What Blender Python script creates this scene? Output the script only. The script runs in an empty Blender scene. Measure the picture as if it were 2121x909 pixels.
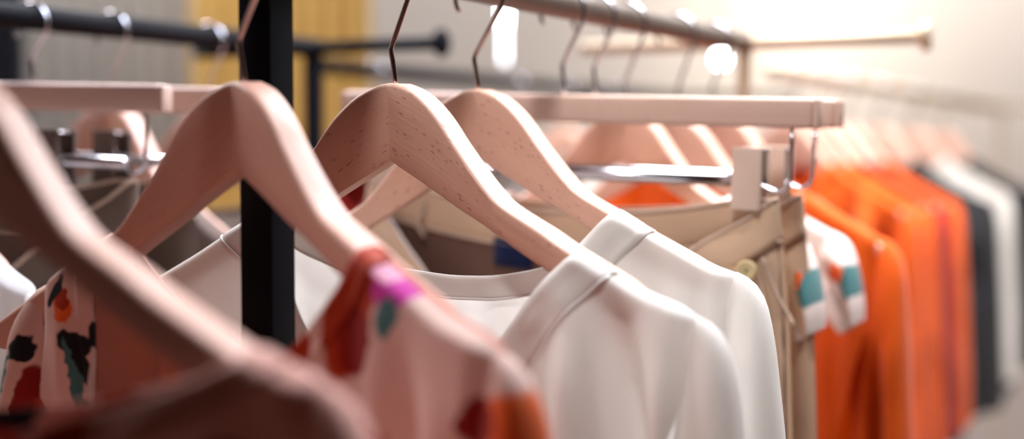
import bpy, math, random
from mathutils import Vector, Matrix, noise

random.seed(7)
SC = bpy.context.scene
COL = SC.collection
R = math.radians

# ------------------------------------------------------------------ camera
F = 2121 * 50.0 / 36.0
CX, CY, HOR = 1060.5, 454.5, 307.0
PITCH = math.atan((CY - HOR) / F)
CAMZ = 1.422                                  # eye height above the floor
cam_d = bpy.data.cameras.new('camera')
cam = bpy.data.objects.new('camera', cam_d)
COL.objects.link(cam)
cam.location = (0, 0, CAMZ)
cam.rotation_euler = (math.pi / 2 - PITCH, 0, 0)
cam_d.lens = 50.0
cam_d.sensor_width = 36.0
cam_d.clip_start = 0.02
cam_d.clip_end = 60
cam_d.dof.use_dof = True
cam_d.dof.focus_distance = 1.0
cam_d.dof.aperture_fstop = 1.95
SC.camera = cam


def at(px, py, Y):
    """world point seen at pixel (px, py) of the photograph at distance Y in front of the camera"""
    x = (px - CX) / F
    y = -(py - CY) / F
    r = Vector((x, math.cos(PITCH) + y * math.sin(PITCH), -math.sin(PITCH) + y * math.cos(PITCH)))
    r *= Y / r.y
    return Vector((r.x, r.y, r.z + CAMZ))


# ------------------------------------------------------------------ view
vs = SC.view_settings
vs.view_transform = 'Standard'
vs.look = 'None'
vs.gamma = 1.0
vs.exposure = 0.0
vs.use_curve_mapping = False
SC.cycles.use_denoising = True
SC.cycles.max_bounces = 8
SC.cycles.diffuse_bounces = 4
SC.cycles.sample_clamp_indirect = 6.0
SC.cycles.caustics_reflective = False
SC.cycles.caustics_refractive = False

world = bpy.data.worlds.new('world')
SC.world = world
world.use_nodes = True
world.node_tree.nodes['Background'].inputs[0].default_value = (0.9, 0.85, 0.85, 1)
world.node_tree.nodes['Background'].inputs[1].default_value = 0.05


# ------------------------------------------------------------------ materials
def new_mat(name):
    m = bpy.data.materials.new(name)
    m.use_nodes = True
    nt = m.node_tree
    return m, nt, nt.nodes['Principled BSDF'], nt.nodes['Material Output']


def rgb(r, g, b):
    """sRGB 0-255 to linear"""
    def f(c):
        c /= 255.0
        return c / 12.92 if c <= 0.04045 else ((c + 0.055) / 1.055) ** 2.4
    return (f(r), f(g), f(b), 1)


def nd(nt, t, **kw):
    n = nt.nodes.new(t)
    for k, v in kw.items():
        setattr(n, k, v)
    return n


def simple_mat(name, col, rough=0.6, metal=0.0, spec=0.5, vary=0.06, scale=30.0):
    m, nt, b, out = new_mat(name)
    tc = nd(nt, 'ShaderNodeTexCoord')
    nz = nd(nt, 'ShaderNodeTexNoise')
    nz.inputs['Scale'].default_value = scale
    nz.inputs['Detail'].default_value = 3
    nt.links.new(tc.outputs['Object'], nz.inputs['Vector'])
    mx = nd(nt, 'ShaderNodeMix', data_type='RGBA')
    lo = tuple(c * (1 - vary) for c in col[:3]) + (1,)
    hi = tuple(min(1, c * (1 + vary)) for c in col[:3]) + (1,)
    mx.inputs['A'].default_value = lo
    mx.inputs['B'].default_value = hi
    nt.links.new(nz.outputs['Fac'], mx.inputs['Factor'])
    nt.links.new(mx.outputs['Result'], b.inputs['Base Color'])
    b.inputs['Roughness'].default_value = rough
    b.inputs['Metallic'].default_value = metal
    b.inputs['Specular IOR Level'].default_value = spec
    return m


def emit_mat(name, col, strength):
    m, nt, b, out = new_mat(name)
    b.inputs['Base Color'].default_value = (0.8, 0.8, 0.8, 1)
    b.inputs['Emission Color'].default_value = col
    b.inputs['Emission Strength'].default_value = strength
    return m


def wood_mat(name, col, dark, fleck=True):
    m, nt, b, out = new_mat(name)
    L = nt.links.new
    uv = nd(nt, 'ShaderNodeUVMap')
    mp = nd(nt, 'ShaderNodeMapping')
    mp.inputs['Scale'].default_value = (18, 420, 1)
    L(uv.outputs['UV'], mp.inputs['Vector'])
    nz = nd(nt, 'ShaderNodeTexNoise')
    nz.inputs['Scale'].default_value = 1.0
    nz.inputs['Detail'].default_value = 4
    L(mp.outputs['Vector'], nz.inputs['Vector'])
    mx = nd(nt, 'ShaderNodeMix', data_type='RGBA')
    mx.inputs['A'].default_value = tuple(c * 0.88 for c in col[:3]) + (1,)
    mx.inputs['B'].default_value = tuple(min(1, c * 1.1) for c in col[:3]) + (1,)
    L(nz.outputs['Fac'], mx.inputs['Factor'])
    colour = mx.outputs['Result']
    mp2 = nd(nt, 'ShaderNodeMapping')
    mp2.inputs['Scale'].default_value = (125, 380, 1)
    mp2.inputs['Rotation'].default_value = (0, 0, R(-6))
    L(uv.outputs['UV'], mp2.inputs['Vector'])
    vo = nd(nt, 'ShaderNodeTexVoronoi')
    vo.inputs['Scale'].default_value = 1.0
    vo.inputs['Randomness'].default_value = 0.9
    L(mp2.outputs['Vector'], vo.inputs['Vector'])
    sp = nd(nt, 'ShaderNodeSeparateColor')
    L(vo.outputs['Color'], sp.inputs['Color'])
    gt = nd(nt, 'ShaderNodeMapRange', interpolation_type='SMOOTHSTEP')   # which cells carry a fleck
    gt.inputs['From Min'].default_value = 0.42
    gt.inputs['From Max'].default_value = 0.95
    L(sp.outputs['Red'], gt.inputs['Value'])
    ds = nd(nt, 'ShaderNodeMapRange', interpolation_type='SMOOTHSTEP')
    ds.inputs['From Min'].default_value = 0.42
    ds.inputs['From Max'].default_value = 0.18
    L(vo.outputs['Distance'], ds.inputs['Value'])
    mu = nd(nt, 'ShaderNodeMath', operation='MULTIPLY')
    L(gt.outputs['Result'], mu.inputs[0])
    L(ds.outputs['Result'], mu.inputs[1])
    mu2 = nd(nt, 'ShaderNodeMath', operation='MULTIPLY')
    L(mu.outputs[0], mu2.inputs[0])
    mu2.inputs[1].default_value = 0.5 if fleck else 0.2
    mx2 = nd(nt, 'ShaderNodeMix', data_type='RGBA')
    L(mu2.outputs[0], mx2.inputs['Factor'])
    L(colour, mx2.inputs['A'])
    mx2.inputs['B'].default_value = dark
    L(mx2.outputs['Result'], b.inputs['Base Color'])
    b.inputs['Roughness'].default_value = 0.48
    b.inputs['Specular IOR Level'].default_value = 0.45
    ad = nd(nt, 'ShaderNodeMath', operation='SUBTRACT')
    L(nz.outputs['Fac'], ad.inputs[0])
    L(mu.outputs[0], ad.inputs[1])
    bp = nd(nt, 'ShaderNodeBump')
    bp.inputs['Strength'].default_value = 0.25
    bp.inputs['Distance'].default_value = 0.0006
    L(ad.outputs[0], bp.inputs['Height'])
    L(bp.outputs['Normal'], b.inputs['Normal'])
    return m


def cloth_shader(nt, b, out, colour, trans=0.3, weave=1600.0, rough=0.85, bump=0.1):
    """principled cloth that lets some light through; colour is a socket or a tuple"""
    L = nt.links.new
    tr = nd(nt, 'ShaderNodeBsdfTranslucent')
    ms = nd(nt, 'ShaderNodeMixShader')
    ms.inputs[0].default_value = trans
    if isinstance(colour, tuple):
        b.inputs['Base Color'].default_value = colour
        tr.inputs['Color'].default_value = colour
    else:
        L(colour, b.inputs['Base Color'])
        L(colour, tr.inputs['Color'])
    b.inputs['Roughness'].default_value = rough
    b.inputs['Specular IOR Level'].default_value = 0.2
    b.inputs['Sheen Weight'].default_value = 0.12
    tc = nd(nt, 'ShaderNodeTexCoord')
    mp = nd(nt, 'ShaderNodeMapping')
    mp.inputs['Scale'].default_value = (1.0, 1.0, 0.35)
    L(tc.outputs['Object'], mp.inputs['Vector'])
    nz = nd(nt, 'ShaderNodeTexNoise')
    nz.inputs['Scale'].default_value = weave
    nz.inputs['Detail'].default_value = 2
    L(mp.outputs['Vector'], nz.inputs['Vector'])
    bp = nd(nt, 'ShaderNodeBump')
    bp.inputs['Strength'].default_value = bump
    bp.inputs['Distance'].default_value = 0.0006
    L(nz.outputs['Fac'], bp.inputs['Height'])
    L(bp.outputs['Normal'], b.inputs['Normal'])
    L(b.outputs[0], ms.inputs[1])
    L(tr.outputs[0], ms.inputs[2])
    L(ms.outputs[0], out.inputs['Surface'])


def cloth_mat(name, col, trans=0.3, vary=0.05, **kw):
    m, nt, b, out = new_mat(name)
    tc = nd(nt, 'ShaderNodeTexCoord')
    nz = nd(nt, 'ShaderNodeTexNoise')
    nz.inputs['Scale'].default_value = 40
    nt.links.new(tc.outputs['Object'], nz.inputs['Vector'])
    mx = nd(nt, 'ShaderNodeMix', data_type='RGBA')
    mx.inputs['A'].default_value = tuple(c * (1 - vary) for c in col[:3]) + (1,)
    mx.inputs['B'].default_value = tuple(min(1, c * (1 + vary)) for c in col[:3]) + (1,)
    nt.links.new(nz.outputs['Fac'], mx.inputs['Factor'])
    cloth_shader(nt, b, out, mx.outputs['Result'], trans, **kw)
    return m


def floral_mat(name, base, spots, trans=0.12):
    """blush cloth printed with flowers: each spot is (x, z, half width, half height, turn in degrees, colour) in mm"""
    m, nt, b, out = new_mat(name)
    L = nt.links.new
    tc = nd(nt, 'ShaderNodeTexCoord')
    fl = nd(nt, 'ShaderNodeVectorMath', operation='MULTIPLY')
    fl.inputs[1].default_value = (1, 0, 1)
    L(tc.outputs['Object'], fl.inputs[0])
    nz = nd(nt, 'ShaderNodeTexNoise')
    nz.inputs['Scale'].default_value = 70
    nz.inputs['Detail'].default_value = 2
    L(fl.outputs[0], nz.inputs['Vector'])
    sb = nd(nt, 'ShaderNodeVectorMath', operation='SUBTRACT')
    sb.inputs[1].default_value = (0.5, 0.5, 0.5)
    L(nz.outputs['Color'], sb.inputs[0])
    sc = nd(nt, 'ShaderNodeVectorMath', operation='SCALE')
    sc.inputs['Scale'].default_value = 0.012
    L(sb.outputs[0], sc.inputs[0])
    ad = nd(nt, 'ShaderNodeVectorMath', operation='ADD')
    L(fl.outputs[0], ad.inputs[0])
    L(sc.outputs[0], ad.inputs[1])
    f2 = nd(nt, 'ShaderNodeVectorMath', operation='MULTIPLY')
    f2.inputs[1].default_value = (1, 0, 1)
    L(ad.outputs[0], f2.inputs[0])
    cur = None
    for (x, z, rx, rz, turn, col) in spots:
        mp = nd(nt, 'ShaderNodeMapping', vector_type='TEXTURE')
        mp.inputs['Location'].default_value = (x / 1000, 0, z / 1000)
        mp.inputs['Rotation'].default_value = (0, R(turn), 0)
        mp.inputs['Scale'].default_value = (rx / 1000, 1, rz / 1000)
        L(f2.outputs[0], mp.inputs['Vector'])
        ln = nd(nt, 'ShaderNodeVectorMath', operation='LENGTH')
        L(mp.outputs['Vector'], ln.inputs[0])
        mr = nd(nt, 'ShaderNodeMapRange', interpolation_type='SMOOTHSTEP')
        mr.inputs['From Min'].default_value = 1.08
        mr.inputs['From Max'].default_value = 0.9
        L(ln.outputs['Value'], mr.inputs['Value'])
        mx = nd(nt, 'ShaderNodeMix', data_type='RGBA')
        L(mr.outputs['Result'], mx.inputs['Factor'])
        if cur is None:
            mx.inputs['A'].default_value = base
        else:
            L(cur, mx.inputs['A'])
        mx.inputs['B'].default_value = col
        cur = mx.outputs['Result']
    cloth_shader(nt, b, out, cur, trans, weave=1200, rough=0.7, bump=0.06)
    return m


RUST, ORANGE, RED = rgb(176, 52, 14), rgb(238, 105, 40), rgb(140, 22, 10)
NAVY, BLACK, TEAL = rgb(26, 24, 36), rgb(20, 18, 24), rgb(70, 120, 122)
MAGENTA, PINK = rgb(205, 40, 165), rgb(240, 170, 200)
SPOTS_NEAR = [
    # round the neck and shoulder on the camera's right
    (136, -132, 17, 38, 12, RUST), (139, -150, 12, 18, 0, RED), (166, -122, 15, 14, 0, MAGENTA), (158, -112, 10, 7, 0, PINK),
    (165, -137, 8, 12, 20, TEAL), (262, -188, 22, 14, 40, ORANGE), (238, -186, 14, 12, 30, RED), (95, -155, 14, 12, 0, RUST),
    (70, -176, 12, 10, 0, RUST), (150, -214, 20, 26, 0, RUST), (205, -236, 18, 30, 10, RED), (232, -220, 10, 14, 0, NAVY),
    (110, -240, 18, 12, 0, MAGENTA), (60, -250, 16, 20, 0, NAVY), (250, -260, 16, 30, 0, ORANGE),
    # the shoulder on the camera's left
    (-131, -131, 6.5, 12, -8, ORANGE), (-131, -126, 5, 7, -8, RUST), (-165, -156, 9, 10, 20, BLACK), (-120, -155, 12, 8, 30, BLACK), (-114, -172, 7, 14, -30, BLACK),
    (-120, -176, 3, 26, -14, TEAL), (-106, -149, 6.5, 9, 0, BLACK), (-158, -190, 9, 24, 5, RED), (-176, -178, 2.5, 20, 8, TEAL), (-138, -120, 4, 12, 24, BLACK),
    (-150, -196, 6, 8, 0, RUST), (-176, -222, 14, 9, 0, NAVY), (-88, -190, 8, 18, 10, BLACK), (-60, -210, 16, 20, 0, RUST), (-182, -138, 4, 5, 0, ORANGE),
    (-20, -190, 14, 16, 0, BLACK), (10, -220, 20, 14, 0, RED), (-110, -240, 16, 20, 0, RED), (-40, -260, 20, 16, 0, TEAL), (20, -160, 12, 8, 0, NAVY),
]
SPOTS_FIRST = [(x + 14, z - 6, rx * 1.25, rz * 1.1, t, c) for (x, z, rx, rz, t, c) in SPOTS_NEAR if c not in (MAGENTA, PINK) and not (110 < x < 240)]
SPOTS_FIRST += [(30, -155, 30, 13, 6, BLACK), (-40, -158, 26, 12, 0, RED), (72, -146, 16, 9, 10, RED), (-90, -140, 22, 12, 0, BLACK), (10, -182, 40, 14, 0, RED), (190, -185, 16, 20, 0, RED),
                (120, -195, 14, 22, 0, BLACK), (90, -172, 10, 12, 0, RUST)]
SPOTS_FAR = [(-x * 0.9, z + 4, rx * 1.1, rz, t, c) for (x, z, rx, rz, t, c) in SPOTS_NEAR] + [(206, -158, 13, 17, 0, TEAL), (228, -166, 8, 10, 0, NAVY), (190, -150, 12, 10, 0, ORANGE)]

M = {}
M['beech'] = wood_mat('beech', (0.68, 0.40, 0.30, 1), rgb(142, 74, 58))
M['beech_plain'] = wood_mat('beech_plain', (0.66, 0.365, 0.28, 1), rgb(160, 96, 78), fleck=False)
M['beech_pale'] = wood_mat('beech_pale', (0.74, 0.52, 0.43, 1), rgb(170, 115, 95), fleck=False)
M['chrome'] = simple_mat('chrome', (0.64, 0.64, 0.70, 1), 0.18, 1.0)
M['rose_chrome'] = simple_mat('rose_chrome', (0.62, 0.5, 0.48, 1), 0.16, 1.0)
M['black_steel'] = simple_mat('black_steel', rgb(6, 8, 16), 0.6, 0.0, 0.1)
M['haze_brown_steel'] = simple_mat('haze_brown_steel', (0.15, 0.115, 0.095, 1), 0.45, 0.6)  # black rail browned by warm haze, put into the metal colour
M['haze_tan_steel'] = simple_mat('haze_tan_steel', (0.66, 0.53, 0.38, 1), 0.5, 0.3)  # tan of the flare veil put into the colour of the end bars
M['white_cotton'] = cloth_mat('white_cotton', (0.84, 0.815, 0.785, 1), 0.4, 0.02, weave=1500, bump=0.12)
M['white_band'] = cloth_mat('white_band', (0.85, 0.825, 0.80, 1), 0.4, 0.02, weave=1500, bump=0.12)
M['piping'] = cloth_mat('piping', (0.9, 0.89, 0.9, 1), 0.05, 0.01)
BLUSH = (0.76, 0.53, 0.47, 1)
M['floral_near'] = floral_mat('floral_near', BLUSH, SPOTS_NEAR)
M['floral_first'] = floral_mat('floral_first', (0.74, 0.40, 0.34, 1), SPOTS_FIRST)
M['floral_far'] = floral_mat('floral_far', (0.8, 0.66, 0.6, 1), SPOTS_FAR)
M['blush_plain'] = cloth_mat('blush_plain', BLUSH, 0.2)
M['tan_cloth'] = cloth_mat('tan_cloth', rgb(214, 180, 152), 0.12, 0.05, weave=900, bump=0.2)
M['tan_edge'] = cloth_mat('tan_edge', rgb(205, 178, 158), 0.1, 0.03, weave=900, bump=0.2)
M['blush_shaded_inside'] = cloth_mat('blush_shaded_inside', rgb(172, 96, 76), 0.1, 0.05)  # inside of the blush blouse, its shade put into the colour
M['dark_clip'] = simple_mat('dark_clip', rgb(96, 80, 74), 0.5)
M['shaded_lining'] = cloth_mat('shaded_lining', rgb(104, 76, 66), 0.02, 0.05)  # shade inside the trousers put into this brown
M['taupe_cloth'] = cloth_mat('taupe_cloth', rgb(112, 94, 84), 0.08, 0.05)
M['orange_cloth'] = cloth_mat('orange_cloth', (0.72, 0.10, 0.004, 1), 0.12, 0.06)
M['red_and_shaded_cloth'] = cloth_mat('red_and_shaded_cloth', (0.30, 0.012, 0.006, 1), 0.06, 0.06)
M['black_cloth'] = cloth_mat('black_cloth', rgb(38, 36, 38), 0.05, 0.1)
M['navy_cloth'] = cloth_mat('navy_cloth', rgb(40, 44, 66), 0.05, 0.1)
M['grey_cloth'] = cloth_mat('grey_cloth', rgb(176, 168, 164), 0.2, 0.05)
M['cream_cloth'] = cloth_mat('cream_cloth', (0.78, 0.73, 0.66, 1), 0.3, 0.03)
M['navy_label'] = cloth_mat('navy_label', rgb(24, 34, 72), 0.0, 0.05)
M['button'] = simple_mat('button', rgb(206, 184, 140), 0.5, 0, 0.5, 0.15, 400)
M['clip'] = simple_mat('clip', rgb(222, 196, 180), 0.5)
M['label_dark'] = simple_mat('label_dark', rgb(30, 22, 20), 0.6)


# ------------------------------------------------------------------ mesh helpers
def link(name, verts, faces, mat, parent=None, uvs=None, sharp=None, smooth=True):
    me = bpy.data.meshes.new(name)
    me.from_pydata([tuple(v) for v in verts], [], faces)
    me.validate()
    if uvs is not None:
        lay = me.uv_layers.new(name='UVMap')
        for lp in me.loops:
            lay.data[lp.index].uv = uvs[lp.vertex_index]
    if smooth:
        me.polygons.foreach_set('use_smooth', [True] * len(me.polygons))
        if sharp is not None:
            me.set_sharp_from_angle(angle=R(sharp))
    me.materials.append(mat)
    me.update()
    o = bpy.data.objects.new(name, me)
    COL.objects.link(o)
    if parent is not None:
        o.parent = parent
    return o


def tag(o, label=None, cat=None, group=None, kind=None):
    if label:
        o['label'] = label
    if cat:
        o['category'] = cat
    if group:
        o['group'] = group
    if kind:
        o['kind'] = kind
    return o


def empty(name, loc, yaw=0.0, tilt=0.0, label=None, cat=None, group=None):
    o = bpy.data.objects.new(name, None)
    COL.objects.link(o)
    o.location = loc
    o.rotation_euler = (0, -tilt, -R(yaw))
    o.empty_display_size = 0.03
    return tag(o, label, cat, group)


def grid_faces(nu, nv, close_u=False):
    f = []
    for j in range(nv - 1):
        for i in range(nu if close_u else nu - 1):
            a = j * nu + i
            b = j * nu + (i + 1) % nu
            f.append((a, b, b + nu, a + nu))
    return f


def tube(pts, rad, n=10, caps=True):
    """verts, faces of a tube along pts; rad is a number or a list"""
    pts = [Vector(p) for p in pts]
    N = len(pts)
    rads = rad if isinstance(rad, (list, tuple)) else [rad] * N
    tang = []
    for i in range(N):
        t = pts[min(i + 1, N - 1)] - pts[max(i - 1, 0)]
        tang.append(t.normalized())
    ref = Vector((0, 1, 0)) if abs(tang[0].y) < 0.9 else Vector((1, 0, 0))
    nrm = (ref - tang[0] * ref.dot(tang[0])).normalized()
    V, Fc = [], []
    for i in range(N):
        nrm = (nrm - tang[i] * nrm.dot(tang[i])).normalized()
        bi = tang[i].cross(nrm)
        for k in range(n):
            a = 2 * math.pi * k / n
            V.append(pts[i] + (nrm * math.cos(a) + bi * math.sin(a)) * rads[i])
    Fc = grid_faces(n, N, True)
    if caps:
        Fc.append(tuple(range(n - 1, -1, -1)))
        Fc.append(tuple((N - 1) * n + k for k in range(n)))
    return V, Fc


def merge(*vf):
    V, Fc = [], []
    for v, f in vf:
        o = len(V)
        V += list(v)
        Fc += [tuple(i + o for i in q) for q in f]
    return V, Fc


def rbox(c, s, bev=0.001, rotz=0.0):
    """rounded box: centre c, full size s, chamfered edges"""
    import bmesh
    bm = bmesh.new()
    bmesh.ops.create_cube(bm, size=1.0)
    bmesh.ops.scale(bm, vec=Vector(s), verts=bm.verts)
    if bev > 0:
        bmesh.ops.bevel(bm, geom=list(bm.edges), offset=bev, segments=3, profile=0.5, affect='EDGES')
    bmesh.ops.rotate(bm, cent=(0, 0, 0), matrix=Matrix.Rotation(rotz, 3, 'Z'), verts=bm.verts)
    bmesh.ops.translate(bm, vec=Vector(c), verts=bm.verts)
    V = [v.co.copy() for v in bm.verts]
    for i, v in enumerate(bm.verts):
        v.index = i
    Fc = [tuple(v.index for v in f.verts) for f in bm.faces]
    bm.free()
    return V, Fc


def lathe(prof, n=24, c=(0, 0, 0)):
    V = []
    for (r, z) in prof:
        for k in range(n):
            a = 2 * math.pi * k / n
            V.append(Vector((c[0] + r * math.cos(a), c[1] + r * math.sin(a), c[2] + z)))
    return V, grid_faces(n, len(prof), True)


def lerp(a, b, t):
    return a + (b - a) * t


def sstep(a, b, x):
    t = max(0.0, min(1.0, (x - a) / (b - a)))
    return t * t * (3 - 2 * t)


def interp(tab, x):
    if x <= tab[0][0]:
        return tab[0][1]
    for (x0, y0), (x1, y1) in zip(tab, tab[1:]):
        if x <= x1:
            return y0 + (y1 - y0) * (x - x0) / (x1 - x0)
    return tab[-1][1]


def spline(P, n):
    P = [Vector(p) for p in P]
    d = [0.0]
    for a, b in zip(P, P[1:]):
        d.append(d[-1] + (b - a).length)
    out = []
    for k in range(n):
        x = d[-1] * k / (n - 1)
        i = 0
        while i < len(P) - 2 and d[i + 1] < x:
            i += 1
        u = (x - d[i]) / max(1e-9, d[i + 1] - d[i])
        p0, p1, p2, p3 = P[max(i - 1, 0)], P[i], P[i + 1], P[min(i + 2, len(P) - 1)]
        out.append(0.5 * ((2 * p1) + (p2 - p0) * u + (2 * p0 - 5 * p1 + 4 * p2 - p3) * u * u + (3 * p1 - p0 - 3 * p2 + p3) * u ** 3))
    return out


# ------------------------------------------------------------------ the racks' rails (plan lines)
DIRX = 0.52                                    # all racks stand parallel; x gained per metre of depth
RAIL_YAW = math.degrees(math.atan(DIRX))
RZ = CAMZ + 0.1275                             # rail centre height
RAIL_R = 0.0125


def rail_x(line, Y):
    return line[0] + DIRX * (Y - line[1])


RAIL_A = (-0.0922, 1.0083)
RAIL_B = (-0.253, 1.82)
RAIL_C = (0.522, 2.5)
RAIL_D = (-0.02, 2.75)


def rail_px(line, px):
    """depth at which a rail crosses image column px"""
    k = (px - CX) / F
    return (line[0] - DIRX * line[1]) / (k - DIRX)


# ------------------------------------------------------------------ wooden shirt hangers
TOP0 = [(0, 0), (7, -1.2), (23, -8), (37, -19), (48, -31), (58, -44), (72, -60.5), (85, -75), (98, -87), (117, -98), (132, -106), (149, -116), (180, -132), (205, -145), (214, -151)]
BOT0 = [(0, -52), (10, -58), (34, -71), (62, -87), (85, -99), (100, -108), (115, -117), (139, -130), (170, -147), (198, -161), (211, -159)]
NST = 46
TOPC = [Vector((p[0] / 1000, p[1] / 1000, 0)) for p in TOP0]
BOTC = [Vector((p[0] / 1000, p[1] / 1000, 0)) for p in BOT0]
TOPS = spline(TOPC, NST)
BOTS = spline(BOTC, NST)
WOODT = 0.022


def arm_mesh(side, phi, sc):
    cs, sn = math.cos(phi), math.sin(phi)
    V, UV = [], []
    s = 0.0
    n = 0
    for i in range(NST):
        pt, pb = TOPS[i] * sc, BOTS[i] * sc
        if i:
            s += ((TOPS[i] + BOTS[i]) / 2 - (TOPS[i - 1] + BOTS[i - 1]) / 2).length
        hv = (pt - pb)
        H = hv.length
        hn = hv.normalized()
        a = (pt.x + pb.x) / 2
        T = sc * (0.021 + 0.003 * sstep(0.06, 0.15, a) - 0.010 * sstep(0.185, 0.216, a))
        crown = 0.0032
        b2 = 0.0022
        # ring in (w: 0 front .. T back, h: 0 bottom .. H top, crown above)
        ring = [(b2, 0.0), (b2 * 0.3, b2 * 0.3), (0, b2), (0, H * 0.35), (0, H * 0.7), (0, H), (crown * 0.28, H + crown * 0.62), (crown * 0.85, H + crown * 0.93), (crown * 1.6, H + crown),
                (T * 0.5, H + crown), (T - b2, H + crown), (T - b2 * 0.3, H + crown - b2 * 0.3), (T, H + crown - b2), (T, H * 0.6), (T, b2), (T - b2 * 0.3, b2 * 0.3), (T - b2, 0)]
        n = len(ring)
        per = 0.0
        for k, (w, h) in enumerate(ring):
            if k:
                per += math.hypot(w - ring[k - 1][0], h - ring[k - 1][1])
            q = pb + hn * h
            u = max(0.0, q.x)
            if i == 0:
                x, y = 0.0, w / cs
            else:
                x = side * (u * cs + w * sn)
                y = -u * sn + w * cs
                if w > 0 and side * x < 0:
                    x = 0
            # closing the wedge behind the crease
            V.append(Vector((x, y, q.y)))
            UV.append((s + 0.5 * (side + 1), per + 0.31 * side))
    Fc = grid_faces(n, NST, True)
    Fc.append(tuple((NST - 1) * n + k for k in range(n)))
    Fc.append(tuple(n - 1 - k for k in range(n)))
    if side > 0:
        pass
    else:
        Fc = [tuple(reversed(f)) for f in Fc]
    return V, Fc, UV


def local_frame(loc, yaw, tilt):
    return Matrix.Translation(loc) @ Matrix.Rotation(-R(yaw), 4, 'Z') @ Matrix.Rotation(-tilt, 4, 'Y')


def hook_points(loc, yaw, tilt, rail, ymid, stem_top=0.028, start=-0.004, flip=1):
    """wire path in the hanger's own frame, looped over the rail"""
    Mx = local_frame(loc, yaw, tilt)
    inv = Mx.inverted()
    a = Vector((rail_x(rail, loc.y - 0.5), loc.y - 0.5, RZ))
    b = Vector((rail_x(rail, loc.y + 0.5), loc.y + 0.5, RZ))
    la, lb = inv @ a, inv @ b
    t = (ymid - la.y) / (lb.y - la.y)
    rp = la.lerp(lb, t)
    r = 0.0019
    Rl = 0.0215
    cx_, cz_ = rp.x, rp.z + RAIL_R + r - Rl
    pts = [Vector((0.001, ymid, start)), Vector((0.0005, ymid, start + 0.012)), Vector((-0.001, ymid, stem_top * 0.75)), Vector((-0.0018, ymid, stem_top - 0.003)), Vector((-0.0016, ymid, stem_top))]
    ang0 = R(-22)
    e = Vector((cx_ + flip * Rl * math.cos(ang0), ymid, cz_ + Rl * math.sin(ang0)))
    s0 = pts[-1]
    pts.append(s0 + Vector((flip * 0.0012, 0, 0.003)))
    for k in range(1, 5):
        pts.append((s0 + Vector((flip * 0.0012, 0, 0.003))).lerp(e, k / 5))
    for k in range(0, 27):
        an = R(-22 + 232 * k / 26)
        pts.append(Vector((cx_ + flip * Rl * math.cos(an), ymid, cz_ + Rl * math.sin(an))))
    return pts, r


def shirt_hanger(loc, yaw, tilt, rail, label, sc=0.98, phi=13.0, group=None, wood='beech', hookmat='chrome'):
    root = empty('wooden_hanger', loc, yaw, tilt, label, 'hanger', group)
    for side in (-1, 1):
        V, Fc, UV = arm_mesh(side, R(phi), sc)
        link('shoulder_arm', V, Fc, M[wood], root, UV, sharp=38)
    pts, r = hook_points(loc, yaw, tilt, rail, WOODT * 0.5 * sc)
    V, Fc = tube(pts, r, 10)
    link('hook', V, Fc, M[hookmat], root)
    return root


# ------------------------------------------------------------------ blouses
SHZ = [(p[0] / 1000, p[1] / 1000) for p in TOP0[:-1]] + [(0.232, -0.154), (0.25, -0.163), (0.275, -0.180)]


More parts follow.
